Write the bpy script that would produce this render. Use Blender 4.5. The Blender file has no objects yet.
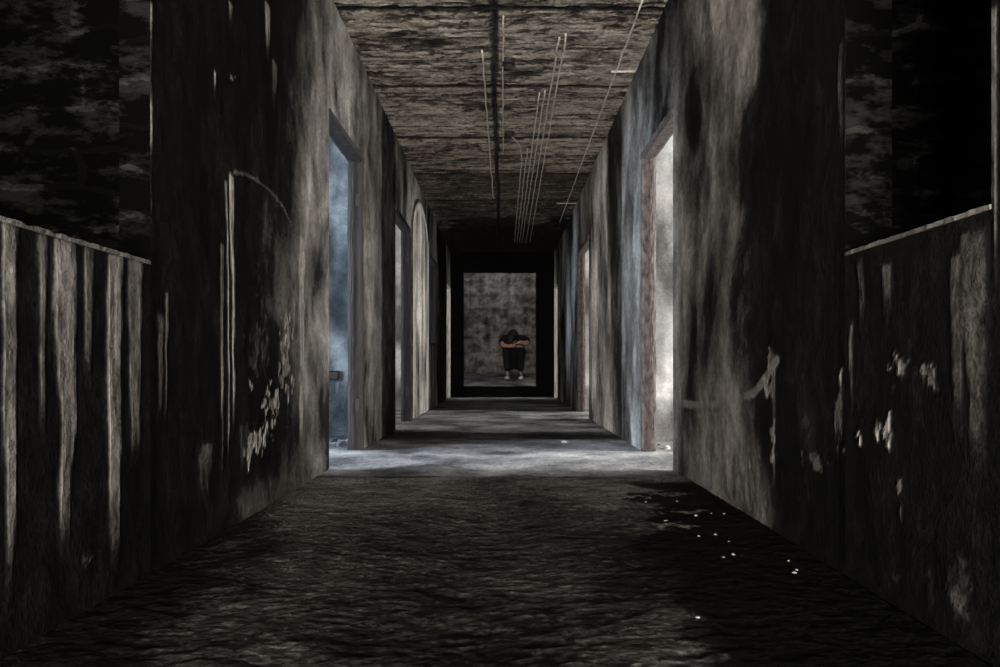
import bpy, bmesh, math, random
import numpy as np
from mathutils import Vector, Matrix
random.seed(7)
D = bpy.data
SC = bpy.context.scene
COL = SC.collection

# ------------------------------------------------------------------ camera
cam_d = D.cameras.new('camera')
cam_d.sensor_width = 36.0
cam_d.lens = 26.64
cam_d.shift_x = -0.003
cam_d.shift_y = 0.0325
cam_d.clip_start = 0.02
cam = D.objects.new('camera', cam_d)
cam.location = (0, 0, 0.606)
cam.rotation_euler = (math.radians(90), 0, 0)
COL.objects.link(cam)
SC.camera = cam

# ------------------------------------------------------------------ world, exposure
w = D.worlds.new('overcast_sky')
SC.world = w
w.use_nodes = True
bgn = w.node_tree.nodes['Background']
bgn.inputs[0].default_value = (0.86, 0.90, 1.0, 1)
bgn.inputs[1].default_value = 0.05
SC.view_settings.view_transform = 'Standard'
SC.view_settings.look = 'None'
SC.view_settings.gamma = 1.0
SC.view_settings.use_curve_mapping = False
SC.view_settings.exposure = 0.0
SC.cycles.use_denoising = True
SC.cycles.denoising_prefilter = 'FAST'
SC.cycles.max_bounces = 10
SC.cycles.diffuse_bounces = 7

# ------------------------------------------------------------------ daylight at the outer windows, and two added fill lamps
def window_or_fill_light(loc, target, size, power, color, spread=math.radians(180)):
    l = D.lights.new('window_or_fill', 'AREA')
    l.shape = 'RECTANGLE'
    l.size, l.size_y = size
    l.energy = power
    l.color = color
    l.spread = spread
    o = D.objects.new('window_or_fill', l)
    COL.objects.link(o)
    o.location = loc
    d = Vector(target) - Vector(loc)
    o.rotation_euler = d.to_track_quat('-Z', 'Y').to_euler()
    return o
BLUE = (0.70, 0.84, 1.0)
PALE = (1.0, 0.97, 0.92)
#            where               aims at               size        W    colour
window_or_fill_light((-4.35, 4.05, 1.45), (1.0, 5.6, 1.2), (1.7, 1.7), 400, BLUE)
window_or_fill_light((4.35, 4.65, 1.45), (-1.0, 4.9, 1.2), (1.6, 1.7), 440, PALE)
window_or_fill_light((-4.35, 7.7, 1.45), (1.0, 7.7, 1.1), (1.7, 1.7), 214, PALE)
window_or_fill_light((4.35, 9.2, 1.45), (-1.0, 9.2, 1.1), (1.7, 1.7), 313, PALE)
window_or_fill_light((-4.35, 11.1, 1.55), (1.0, 11.3, 1.3), (1.3, 1.5), 170, BLUE)
window_or_fill_light((-4.35, 13.0, 1.45), (1.0, 14.1, 0.9), (1.0, 1.5), 120, PALE)
window_or_fill_light((4.35, 13.0, 1.45), (-1.0, 14.1, 0.9), (1.0, 1.5), 120, PALE)
# added lamps: one above the alcove, one unseen low fill behind the viewer
window_or_fill_light((-0.05, 14.75, 3.05), (-0.05, 15.2, 0.9), (1.1, 0.35), 4.3, (0.95, 0.98, 1.0))
window_or_fill_light((-0.1, -2.6, 0.55), (-0.1, 5.0, 2.6), (1.8, 0.9), 225, (1.0, 0.94, 0.87), math.radians(100))

# ------------------------------------------------------------------ numpy noise
_rs = np.random.RandomState(11)
_perm = np.concatenate([_rs.permutation(256)] * 3)
_val = _rs.rand(256)
def vnoise(x, y):
    x = np.asarray(x, float); y = np.asarray(y, float)
    xi = np.floor(x).astype(int); yi = np.floor(y).astype(int)
    fx = x - xi; fy = y - yi
    fx = fx * fx * (3 - 2 * fx); fy = fy * fy * (3 - 2 * fy)
    def h(a, b): return _val[_perm[(_perm[a & 255] + b) & 255]]
    a = h(xi, yi) * (1 - fx) + h(xi + 1, yi) * fx
    b = h(xi, yi + 1) * (1 - fx) + h(xi + 1, yi + 1) * fx
    return a * (1 - fy) + b * fy
def fbm(x, y, o=4):
    s = 0; a = 0.5; t = 0
    for i in range(o):
        s = s + a * vnoise(np.asarray(x) * 2 ** i + 17.3 * i, np.asarray(y) * 2 ** i + 5.1 * i)
        t += a; a *= 0.5
    return s / t
def sstep(a, b, x):
    t = np.clip((x - a) / (b - a), 0, 1)
    return t * t * (3 - 2 * t)

# ------------------------------------------------------------------ materials
def new_mat(name):
    m = D.materials.new(name)
    m.use_nodes = True
    nt = m.node_tree
    b = nt.nodes['Principled BSDF']
    return m, nt, b
def N(nt, typ, **kw):
    n = nt.nodes.new(typ)
    for k, v in kw.items():
        setattr(n, k, v)
    return n
def coords(nt, scale):
    tc = N(nt, 'ShaderNodeTexCoord')
    mp = N(nt, 'ShaderNodeMapping')
    mp.inputs['Scale'].default_value = scale
    nt.links.new(tc.outputs['Object'], mp.inputs['Vector'])
    return mp.outputs['Vector']
def noise_node(nt, vec, scale, detail=6, rough=0.6):
    n = N(nt, 'ShaderNodeTexNoise')
    n.inputs['Scale'].default_value = scale
    n.inputs['Detail'].default_value = detail
    n.inputs['Roughness'].default_value = rough
    nt.links.new(vec, n.inputs['Vector'])
    return n.outputs['Fac']
def math_node(nt, op, a, b=None, c=None, clamp=False):
    n = N(nt, 'ShaderNodeMath', operation=op)
    n.use_clamp = clamp
    for i, v in enumerate((a, b, c)):
        if v is None: continue
        if isinstance(v, (int, float)): n.inputs[i].default_value = v
        else: nt.links.new(v, n.inputs[i])
    return n.outputs[0]
def ramp(nt, fac, stops):
    r = N(nt, 'ShaderNodeValToRGB')
    e = r.color_ramp.elements
    while len(e) < len(stops): e.new(0.5)
    for el, (p, c) in zip(e, stops):
        el.position = p
        el.color = (*c, 1)
    nt.links.new(fac, r.inputs[0])
    return r.outputs[0]
def mixc(nt, fac, a, b, mode='MIX'):
    n = N(nt, 'ShaderNodeMix', data_type='RGBA', blend_type=mode)
    if isinstance(fac, (int, float)): n.inputs[0].default_value = fac
    else: nt.links.new(fac, n.inputs[0])
    for i, v in ((6, a), (7, b)):
        if isinstance(v, tuple): n.inputs[i].default_value = (*v, 1)
        else: nt.links.new(v, n.inputs[i])
    return n.outputs[2]
def bump(nt, b, h, strength, dist, prev=None):
    n = N(nt, 'ShaderNodeBump')
    n.inputs['Strength'].default_value = strength
    n.inputs['Distance'].default_value = dist
    nt.links.new(h, n.inputs['Height'])
    if prev is not None: nt.links.new(prev, n.inputs['Normal'])
    nt.links.new(n.outputs[0], b.inputs['Normal'])
    return n.outputs[0]

def stained_mat(name, stops, stretch, jitter=0.5, fine_scale=22, bump_s=0.5, rough=0.85, streak=0.35, spec=0.06):
    """a surface whose 'paint' attribute says how bare (1) or dark (0) it is, soot and painted shade alike"""
    m, nt, b = new_mat(name)
    at = N(nt, 'ShaderNodeAttribute', attribute_name='paint')
    v1 = coords(nt, stretch)
    n1 = noise_node(nt, v1, fine_scale, 8, 0.65)
    v2 = coords(nt, (1, 1, 1))
    n2 = noise_node(nt, v2, 60, 5, 0.6)
    nn = math_node(nt, 'ADD', math_node(nt, 'MULTIPLY', n1, 0.7), math_node(nt, 'MULTIPLY', n2, 0.3))
    nn = math_node(nt, 'SUBTRACT', nn, 0.5)
    p = math_node(nt, 'MULTIPLY_ADD', nn, jitter, at.outputs['Fac'], clamp=True)
    c = ramp(nt, p, stops)
    n3 = noise_node(nt, v2 if stretch[2] < 1 else v1, fine_scale * 3, 6, 0.7)
    dark = ramp(nt, n3, [(0.30, (1 - streak,) * 3), (0.62, (1.0, 1.0, 1.0))])
    c = mixc(nt, 1.0, c, dark, 'MULTIPLY')
    nt.links.new(c, b.inputs['Base Color'])
    b.inputs['Roughness'].default_value = rough
    b.inputs['Specular IOR Level'].default_value = spec
    n4 = noise_node(nt, v2, 130, 4, 0.6)
    hh = math_node(nt, 'ADD', math_node(nt, 'MULTIPLY', p, 0.8), math_node(nt, 'ADD', math_node(nt, 'MULTIPLY', n1, 0.8), math_node(nt, 'MULTIPLY', n4, 0.25)))
    bump(nt, b, hh, bump_s, 0.02)
    return m

PLASTER = stained_mat('old_plaster', [(0.0, (0.006, 0.006, 0.006)), (0.22, (0.018, 0.0175, 0.017)), (0.5, (0.17, 0.160, 0.145)), (0.8, (0.42, 0.40, 0.37)), (1.0, (0.62, 0.60, 0.56))],
                      (1.0, 1.0, 0.7), 0.95, 8, 0.9, 0.85, 0.5)
MUD = stained_mat('rough_floor', [(0.0, (0.004, 0.004, 0.004)), (0.3, (0.018, 0.017, 0.016)), (0.55, (0.095, 0.089, 0.08)), (1.0, (0.42, 0.40, 0.37))],
                  (0.8, 1.3, 1), 1.5, 55, 1.0, 0.8, 0.8)
CEMENT = stained_mat('cement_floor', [(0.0, (0.02, 0.02, 0.02)), (0.35, (0.10, 0.10, 0.105)), (0.6, (0.30, 0.30, 0.305)), (1.0, (0.62, 0.61, 0.60))],
                     (1, 1, 1), 0.8, 14, 0.9, 0.85, 0.5)
BOARDCEIL = stained_mat('board_marked_concrete', [(0.0, (0.010, 0.010, 0.010)), (0.3, (0.085, 0.074, 0.064)), (0.55, (0.41, 0.36, 0.31)), (1.0, (0.85, 0.79, 0.71))],
                        (0.6, 1.3, 1), 1.4, 26, 1.0, 0.9, 0.8)
ROOMWALL = stained_mat('room_plaster', [(0.0, (0.03, 0.03, 0.03)), (0.35, (0.11, 0.11, 0.108)), (0.6, (0.30, 0.30, 0.295)), (1.0, (0.60, 0.60, 0.59))],
                       (1, 1, 0.7), 0.7, 5, 0.4)
ROOMBLUE = stained_mat('pale_blue_limewash', [(0.0, (0.015, 0.018, 0.022)), (0.35, (0.035, 0.042, 0.047)), (0.6, (0.095, 0.108, 0.115)), (1.0, (0.30, 0.32, 0.325))],
                       (1, 1, 0.7), 0.9, 5, 0.4)
BACKWALL = stained_mat('alcove_concrete', [(0.0, (0.02, 0.02, 0.02)), (0.35, (0.11, 0.108, 0.10)), (0.6, (0.26, 0.25, 0.24)), (1.0, (0.5, 0.49, 0.47))],
                       (1.0, 1, 0.8), 1.2, 14, 0.7)

def simple_mat(name, c1, c2, scale=12, stretch=(1, 1, 1), rough=0.7, bs=0.4, metallic=0.0, bd=0.004):
    m, nt, b = new_mat(name)
    v = coords(nt, stretch)
    n = noise_node(nt, v, scale, 6, 0.65)
    nt.links.new(ramp(nt, n, [(0.3, c1), (0.7, c2)]), b.inputs['Base Color'])
    b.inputs['Roughness'].default_value = rough
    b.inputs['Metallic'].default_value = metallic
    b.inputs['Specular IOR Level'].default_value = 0.3
    bump(nt, b, n, bs, bd)
    return m
UNLIT = simple_mat('unlit_black_wall', (0.0015, 0.0015, 0.0015), (0.004, 0.004, 0.004), 5)  # near-black colour stands in for the unlit far end
UNLIT.node_tree.nodes['Principled BSDF'].inputs['Specular IOR Level'].default_value = 0.02
WOOD_DARK = simple_mat('dark_frame_wood', (0.006, 0.006, 0.006), (0.036, 0.031, 0.034), 30, (1, 1, 0.08), 0.7, 0.7)
WOOD_RED = simple_mat('flaking_frame_wood', (0.008, 0.006, 0.006), (0.15, 0.118, 0.11), 45, (1, 1, 0.45), 0.75, 0.9)
WOOD_PALE = simple_mat('pale_frame_paint', (0.35, 0.34, 0.32), (0.75, 0.74, 0.70), 25, (1, 1, 0.2), 0.6, 0.5)
STEEL = simple_mat('pale_rusty_steel', (0.30, 0.25, 0.21), (0.75, 0.70, 0.63), 22, (1, 1, 1), 0.6, 0.3, 0.0)
IRON = simple_mat('black_iron', (0.008, 0.008, 0.008), (0.03, 0.027, 0.025), 40, rough=0.55)
CHIP = simple_mat('plaster_chip', (0.34, 0.32, 0.29), (0.66, 0.63, 0.58), 40)
RUBBLE = simple_mat('grey_rubble', (0.05, 0.05, 0.055), (0.22, 0.22, 0.23), 40)
SKIN = simple_mat('skin', (0.50, 0.27, 0.20), (0.62, 0.36, 0.28), 8, rough=0.5, bs=0.05)
HAIR = simple_mat('black_hair', (0.004, 0.004, 0.004), (0.016, 0.014, 0.013), 60, (1, 1, 0.2), 0.5, 0.8, bd=0.006)
SHIRT = simple_mat('black_cotton', (0.006, 0.006, 0.007), (0.013, 0.012, 0.013), 30, rough=0.9)
DENIM = simple_mat('black_denim', (0.008, 0.008, 0.009), (0.016, 0.016, 0.018), 50, rough=0.9)
CANVAS = simple_mat('dark_canvas', (0.012, 0.012, 0.013), (0.03, 0.03, 0.03), 60, rough=0.9)
RUBBER = simple_mat('pale_rubber', (0.55, 0.54, 0.50), (0.72, 0.71, 0.67), 20, rough=0.6, bs=0.1)

def brick_mat():
    m, nt, b = new_mat('dark_brick')
    tc = N(nt, 'ShaderNodeTexCoord')
    mp = N(nt, 'ShaderNodeMapping')
    mp.inputs['Rotation'].default_value = (math.radians(90), 0, 0)
    nt.links.new(tc.outputs['Object'], mp.inputs['Vector'])
    br = N(nt, 'ShaderNodeTexBrick')
    br.inputs['Scale'].default_value = 1.0
    br.inputs['Brick Width'].default_value = 0.9
    br.inputs['Row Height'].default_value = 0.13
    br.inputs['Mortar Size'].default_value = 0.012
    br.inputs['Color1'].default_value = (0.004, 0.004, 0.004, 1)
    br.inputs['Color2'].default_value = (0.009, 0.009, 0.009, 1)
    br.inputs['Mortar'].default_value = (0.016, 0.0155, 0.015, 1)
    v0 = coords(nt, (1, 1, 1))
    nz = N(nt, 'ShaderNodeTexNoise'); nz.inputs['Scale'].default_value = 6; nz.inputs['Detail'].default_value = 5
    nt.links.new(v0, nz.inputs['Vector'])
    ad = N(nt, 'ShaderNodeMix', data_type='RGBA', blend_type='LINEAR_LIGHT')
    ad.inputs[0].default_value = 0.06
    nt.links.new(mp.outputs['Vector'], ad.inputs[6]); nt.links.new(nz.outputs['Color'], ad.inputs[7])
    nt.links.new(ad.outputs[2], br.inputs['Vector'])
    soot = noise_node(nt, coords(nt, (1, 1, 2.5)), 5, 6, 0.7)
    mask = ramp(nt, soot, [(0.50, (0.08,) * 3), (0.62, (1.4, 1.4, 1.4))])
    nt.links.new(mixc(nt, 1.0, br.outputs['Color'], mask, 'MULTIPLY'), b.inputs['Base Color'])
    b.inputs['Roughness'].default_value = 0.95
    b.inputs['Specular IOR Level'].default_value = 0.04
    bump(nt, b, math_node(nt, 'ADD', soot, br.outputs['Fac']), 0.8, 0.012)
    return m
BRICK = brick_mat()

# ------------------------------------------------------------------ mesh helpers
def link_mesh(name, verts, faces, mat, parent=None, paint=None, smooth=False):
    me = D.meshes.new(name)
    me.from_pydata([tuple(v) for v in verts], [], faces)
    me.materials.append(mat)
    if paint is not None:
        a = me.attributes.new('paint', 'FLOAT', 'POINT')
        a.data.foreach_set('value', np.asarray(paint, dtype=np.float32))
    if smooth:
        me.polygons.foreach_set('use_smooth', [True] * len(me.polygons))
    me.update()
    o = D.objects.new(name, me)
    COL.objects.link(o)
    if parent is not None: o.parent = parent
    return o
def structure(o):
    o['kind'] = 'structure'
    return o
def thing(o, label, cat, group=None):
    o['label'] = label; o['category'] = cat
    if group: o['group'] = group
    return o
def empty(name, loc):
    o = D.objects.new(name, None)
    o.location = loc
    o.empty_display_size = 0.1
    COL.objects.link(o)
    return o

class Mesh:
    def __init__(s): s.v = []; s.f = []; s.p = []
    def add(s, v, f, p=None):
        n = len(s.v)
        s.v.extend([tuple(q) for q in v])
        s.f.extend([tuple(i + n for i in q) for q in f])
        s.p.extend(list(p) if p is not None else [0.5] * len(v))
    def box(s, a, b, p=0.5):
        x0, y0, z0 = a; x1, y1, z1 = b
        v = [(x0, y0, z0), (x1, y0, z0), (x1, y1, z0), (x0, y1, z0), (x0, y0, z1), (x1, y0, z1), (x1, y1, z1), (x0, y1, z1)]
        f = [(0, 3, 2, 1), (4, 5, 6, 7), (0, 1, 5, 4), (1, 2, 6, 5), (2, 3, 7, 6), (3, 0, 4, 7)]
        s.add(v, f, [p] * 8)
    def build(s, name, mat, parent=None, smooth=False):
        return link_mesh(name, s.v, s.f, mat, parent, s.p, smooth)

def grid_faces(nu, nv, flip):
    f = []
    for i in range(nu - 1):
        for j in range(nv - 1):
            a = i * nv + j
            q = (a, a + nv, a + nv + 1, a + 1)
            f.append(q[::-1] if flip else q)
    return f

def side_wall(name, X, thick, sgn, y0, y1, H, openings, paintf, step_near, step_far, mat):
    """an upright slab along Y whose corridor face (at X) is finely gridded and carries the stains;
    openings are (ya, yb, ha, hb)"""
    M = Mesh()
    ys = sorted({y0, y1, 4.33 if y0 < 4.33 < y1 else y0} | {q for o in openings for q in o[:2]})
    for a, b in zip(ys[:-1], ys[1:]):
        mid = (a + b) / 2
        op = [o for o in openings if o[0] < mid < o[1]]
        segs = [(0.0, H)]
        if op:
            o = op[0]; segs = []
            if o[2] > 0.01: segs.append((0.0, o[2]))
            if o[3] < H - 0.01: segs.append((o[3], H))
        for h0, h1 in segs:
            st = step_near if mid < 4.4 else step_far
            nu = max(2, int((b - a) / st) + 1); nv = max(2, int((h1 - h0) / st) + 1)
            yy = np.linspace(a, b, nu); hh = np.linspace(h0, h1, nv)
            Y, Hh = np.meshgrid(yy, hh, indexing='ij')
            P = paintf(Y, Hh)
            edge = np.minimum(np.minimum(Y - a, b - Y), np.minimum(Hh - h0, h1 - Hh))
            k = np.clip(edge / 0.05, 0, 1)
            disp = ((fbm(Y * 2.2, Hh * 1.6, 3) - 0.5) * 0.018 + (fbm(Y * 14, Hh * 9, 3) - 0.5) * 0.006 + (np.clip(P, 0, 1) - 0.5) * 0.004) * k
            XX = X - sgn * disp
            V = np.stack([XX, Y, Hh], -1).reshape(-1, 3)
            M.add(V, grid_faces(nu, nv, sgn > 0), P.reshape(-1))
            xb = X + sgn * thick
            v = [(X, a, h0), (X, b, h0), (X, b, h1), (X, a, h1), (xb, a, h0), (xb, b, h0), (xb, b, h1), (xb, a, h1)]
            f = [(4, 5, 6, 7), (0, 1, 5, 4), (1, 2, 6, 5), (2, 3, 7, 6), (3, 0, 4, 7)]
            pc = [min(0.0 if mid < 4.0 else 0.5, float(paintf(np.array([q[1]]), np.array([q[2]]))[0])) for q in v]
            M.add(v, f, pc)
    o = M.build(name, mat, None)
    o.data.materials.append(BRICK)                      # bare masonry shows in the near window reveals
    for p in o.data.polygons:
        if p.center.y < 2.2 and abs(p.normal.y) > 0.9 and len(p.vertices) == 4 and p.area > 0.05: p.material_index = 1
    return structure(o)

# ------------------------------------------------------------------ wall stains (metres along the wall, metres up)
def streaks(P, Y, H, lst):
    for (yc, hw, t, b, s) in lst:
        wob = (fbm(H * 5 + yc * 31, H * 0 + yc * 7, 3) - 0.5) * hw * 0.6
        fade = sstep(b - 0.05, b + 0.10 + 0.12 * (t - b), H) * (1 - sstep(t - 0.02, t + 0.005, H))
        wid = hw * (0.55 + 0.45 * sstep(b, t, H)) * (0.75 + 0.5 * fbm(H * 9 + yc * 13, H * 0 + 3.3, 2))
        d = np.abs(Y - yc - wob) / np.maximum(wid, 1e-4)
        m = (1 - sstep(0.7, 1.15, d)) * fade
        grain = 0.70 + 0.30 * sstep(0.25, 0.6, fbm(Y * 50, H * 9, 3))
        P = np.maximum(P, m * s * grain)
    return P
def blobs(P, Y, H, lst):
    for (yc, hc, ry, rh, s) in lst:
        n = (fbm(Y * 30 + yc * 9, H * 20 + hc * 5, 5) - 0.5) * 3.2
        d = np.sqrt(((Y - yc) / ry) ** 2 + ((H - hc) / rh) ** 2) + n
        P = np.maximum(P, (1 - sstep(0.7, 1.05, d)) * s * (0.55 + 0.45 * sstep(0.3, 0.6, fbm(Y * 60, H * 35, 3))))
    return P
def polyline(P, Y, H, pts, wdt, s):
    for (a, b) in zip(pts[:-1], pts[1:]):
        ax, ay = a; bx, by = b
        L2 = (bx - ax) ** 2 + (by - ay) ** 2
        t = np.clip(((Y - ax) * (bx - ax) + (H - ay) * (by - ay)) / L2, 0, 1)
        d = np.hypot(Y - ax - t * (bx - ax), H - ay - t * (by - ay))
        P = np.maximum(P, (1 - sstep(wdt * 0.5, wdt, d)) * s)
    return P

L_STREAKS = [(1.531,0.026,0.91,0.12,0.58),(1.638,0.016,0.91,0.44,0.48),(1.728,0.045,0.91,0.15,0.60),(1.824,0.024,0.91,0.54,0.45),
 (1.946,0.044,0.91,0.06,0.64),(2.055,0.048,0.91,0.32,0.56),(2.145,0.009,1.67,0.93,0.95),(2.687,0.019,1.06,0.16,0.6),(2.745,0.012,1.30,0.18,0.7),
 (2.796,0.022,1.34,0.33,0.8),(3.756,0.055,1.27,0.12,0.85),(2.631,0.014,1.66,1.57,0.9),(2.776,0.025,1.98,1.90,0.9),(3.213,0.045,2.19,1.94,0.7),
 (2.214,0.02,0.77,0.44,0.4),(2.254,0.010,0.84,0.41,0.5),(2.534,0.068,0.35,0.08,0.3),(2.915,0.067,0.39,0.16,0.35),(3.311,0.044,1.98,1.75,0.4)]
L_BLOBS = [(3.512,0.777,0.098,0.085,0.8),(3.447,0.611,0.079,0.102,0.7),(3.268,0.434,0.099,0.071,0.8),(3.146,0.291,0.105,0.051,0.9),(2.984,0.259,0.071,0.056,0.9),
 (3.545,0.467,0.067,0.067,0.8),(2.984,0.529,0.029,0.020,0.7),(3.172,0.460,0.040,0.017,0.7),(1.828,0.134,0.044,0.012,0.35),(3.107,0.694,0.128,0.126,0.3),
 (3.311,0.991,0.175,0.179,0.28),(2.796,1.694,0.031,0.019,0.6),(3.545,0.922,0.067,0.057,0.5)]
L_ARCH = [(2.828,1.347),(2.938,1.368),(3.082,1.381),(3.268,1.375),(3.432,1.348),(3.595,1.286)]
R_STREAKS = [(2.135,0.010,1.66,0.93,1.0),(2.175,0.019,1.56,1.24,0.35),(1.491,0.012,1.34,0.75,0.6),(2.053,0.023,0.91,0.69,0.4),(1.914,0.030,0.88,0.70,0.4),
 (1.553,0.046,0.90,0.37,0.32),(1.611,0.031,0.86,0.47,0.34),(2.112,0.012,0.74,0.45,0.4),(2.705,0.022,0.66,0.12,0.45),(3.721,0.056,0.43,0.08,0.3)]
R_BLOBS = [(1.846,0.604,0.042,0.042,0.6),(1.713,0.574,0.040,0.032,0.55),(2.182,0.435,0.039,0.100,0.45),(2.071,0.407,0.018,0.028,0.9),(1.960,0.442,0.021,0.032,0.8),
 (1.904,0.439,0.020,0.036,0.8),(1.851,0.293,0.023,0.050,0.45),(2.365,0.296,0.092,0.029,0.4),(2.735,0.565,0.071,0.074,0.6),(2.705,0.336,0.040,0.073,0.6),
 (2.169,0.580,0.022,0.035,0.8),(2.956,0.207,0.024,0.016,0.9),(1.618,0.116,0.036,0.066,0.28),(1.870,0.078,0.038,0.015,0.25),(1.717,0.086,0.016,0.046,0.2)]
R_RIDGE = [(4.287,0.403),(3.721,0.405),(3.229,0.453),(2.909,0.5),(2.766,0.569),(2.675,0.628)]

def paint_left(Y, H):
    wx = (fbm(Y * 1.7 + 5, H * 1.1, 3) - 0.5) * 1.6
    smear = 0.6 * fbm(Y * 2.6 + wx, H * 0.8 + 9, 3) + 0.4 * fbm(Y * 5 + wx * 2, H * 2.6 + 4, 4)
    blot = fbm(Y * 1.3 + 40, H * 0.9 + 3, 4)
    P = 0.52 + (smear - 0.5) * 1.5 + (blot - 0.5) * 0.9
    edge = 3.52 + (fbm(Y * 0 + 2, H * 2.2, 3) - 0.5) * 0.5 + 0.18 * np.clip(H - 1.4, 0, 2)
    soot = 1 - sstep(-0.30, 0.32, Y - edge)
    P = P * (1 - soot) + soot * ((0.12 + 0.45 * sstep(2.1, 2.25, Y)) * np.clip(smear - 0.50, 0, 1) * 2)
    base = (1 - sstep(0.05, 0.22, H + (blot - 0.5) * 0.1)) * sstep(2.6, 3.0, Y) * (1 - sstep(4.0, 4.3, Y))
    P = np.maximum(P, base * 0.36)
    # darker band on the wall just past the first pillar
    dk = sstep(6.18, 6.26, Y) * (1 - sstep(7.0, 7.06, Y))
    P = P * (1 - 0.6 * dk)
    P = P * (1 - 0.7 * sstep(-0.05, 0.05, Y - 11.5 + (fbm(Y * 1.2, H * 1.5 + 7, 4) - 0.5) * 1.2) * (1 - sstep(13.2, 13.3, Y)))  # far stretch: shade put into the wall colour, ragged at its start
    P = streaks(P, Y, H, L_STREAKS)
    P = blobs(P, Y, H, L_BLOBS)
    P = polyline(P, Y, H, L_ARCH, 0.012, 0.45)
    return np.clip(P, 0, 1)
def paint_right(Y, H):
    wx = (fbm(Y * 1.7 + 25, H * 1.1 + 3, 3) - 0.5) * 1.6
    smear = 0.6 * fbm(Y * 2.8 + 70 + wx, H * 0.8 + 4, 3) + 0.4 * fbm(Y * 5 + 9 + wx * 2, H * 2.4 + 14, 4)
    blot = fbm(Y * 1.5 + 13, H * 1.0 + 31, 4)
    P = 0.50 + (smear - 0.5) * 1.5 + (blot - 0.5) * 0.9
    edge = 2.72 + (fbm(Y * 0 + 8, H * 2.6, 3) - 0.5) * 0.7
    soot = 1 - sstep(-0.22, 0.5, Y - edge)
    P = P * (1 - soot) + soot * ((0.15 + 0.75 * sstep(2.1, 2.25, Y)) * np.clip(smear - 0.50, 0, 1) * 2)
    P = P - (0.09 + 1.1 * np.clip(fbm(Y * 1.9 + 60 + wx * 0.4, H * 1.2 + 8, 3) - 0.50, 0, 1)) * (1 - sstep(3.9, 4.3, Y))
    low = (1 - sstep(-0.02, 0.05, H - np.interp(Y, [2.6, 2.77, 2.9, 3.23, 3.72, 4.3], [0.62, 0.57, 0.5, 0.45, 0.405, 0.40])))
    P = P * (1 - 0.12 * low * (1 - soot) * (Y < 4.32))
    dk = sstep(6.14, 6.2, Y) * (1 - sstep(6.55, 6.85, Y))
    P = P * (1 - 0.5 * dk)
    P = streaks(P, Y, H, R_STREAKS)
    P = blobs(P, Y, H, R_BLOBS)
    P = polyline(P, Y, H, R_RIDGE, 0.03, 0.55)
    return np.clip(P, 0, 1)

CEIL = 2.80
XL, XR = -1.02, 0.99
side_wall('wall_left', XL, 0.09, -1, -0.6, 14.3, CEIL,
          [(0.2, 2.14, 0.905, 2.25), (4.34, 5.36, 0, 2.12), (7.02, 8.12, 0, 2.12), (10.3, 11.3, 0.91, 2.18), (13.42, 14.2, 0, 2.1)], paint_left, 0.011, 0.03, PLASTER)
side_wall('wall_right', XR, 0.085, 1, -0.6, 14.3, CEIL,
          [(1.5, 2.14, 0.93, 2.25), (4.31, 5.27, 0, 2.12), (8.52, 9.77, 0, 2.12), (13.4, 14.08, 0, 2.1)], paint_right, 0.011, 0.03, PLASTER)

# ------------------------------------------------------------------ floors
def mud_paint(X, Y):
    n = fbm(X * 2.0 + 5, Y * 1.4 + 2, 4)
    r = 1 - np.abs(fbm(X * 9 + 3, Y * 16, 4) - 0.5) * 4
    P = 0.44 + (n - 0.5) * 0.7 + (r - 0.4) * 0.2 + 0.22 * sstep(2.0, 3.6, Y)
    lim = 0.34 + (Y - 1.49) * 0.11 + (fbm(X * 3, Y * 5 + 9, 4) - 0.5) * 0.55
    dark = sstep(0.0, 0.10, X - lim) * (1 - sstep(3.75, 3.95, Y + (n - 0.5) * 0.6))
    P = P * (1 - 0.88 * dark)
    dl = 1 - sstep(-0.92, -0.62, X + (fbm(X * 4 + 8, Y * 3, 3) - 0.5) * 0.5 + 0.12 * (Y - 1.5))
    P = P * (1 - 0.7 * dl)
    P = blobs(P, X, Y, [(0.45, 3.18, 0.17, 0.08, 0.9), (0.62, 2.77, 0.08, 0.05, 0.8), (0.72, 3.05, 0.10, 0.05, 0.8), (0.54, 3.40, 0.14, 0.06, 0.85), (0.80, 3.5, 0.09, 0.06, 0.7)])
    return np.clip(P, 0, 1)
def floor_grid(name, x0, x1, y0, y1, st, hf, pf, mat, thick=0.12):
    nu = int((x1 - x0) / st) + 1; nv = int((y1 - y0) / st) + 1
    X, Y = np.meshgrid(np.linspace(x0, x1, nu), np.linspace(y0, y1, nv), indexing='ij')
    Z = hf(X, Y); P = pf(X, Y)
    M = Mesh()
    M.add(np.stack([X, Y, Z], -1).reshape(-1, 3), grid_faces(nu, nv, False), P.reshape(-1))
    v = [(x0, y0, -0.02), (x1, y0, -0.02), (x1, y1, -0.02), (x0, y1, -0.02), (x0, y0, -thick), (x1, y0, -thick), (x1, y1, -thick), (x0, y1, -thick)]
    M.add(v, [(7, 6, 5, 4), (0, 1, 5, 4), (1, 2, 6, 5), (2, 3, 7, 6), (3, 0, 4, 7)])
    return structure(M.build(name, mat, None, False))
def mud_h(X, Y):
    r = np.abs(fbm(X * 10 + 3, Y * 16, 4) - 0.5)
    return (fbm(X * 1.5, Y * 1.5 + 7, 3) - 0.5) * 0.03 - r * 0.012 + (fbm(X * 30 + Y * 14, Y * 40 - X * 9, 3) - 0.5) * 0.009 + 0.002
floor_grid('floor', XL, XR, -0.6, 4.03, 0.013, mud_h, mud_paint, MUD)
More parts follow.
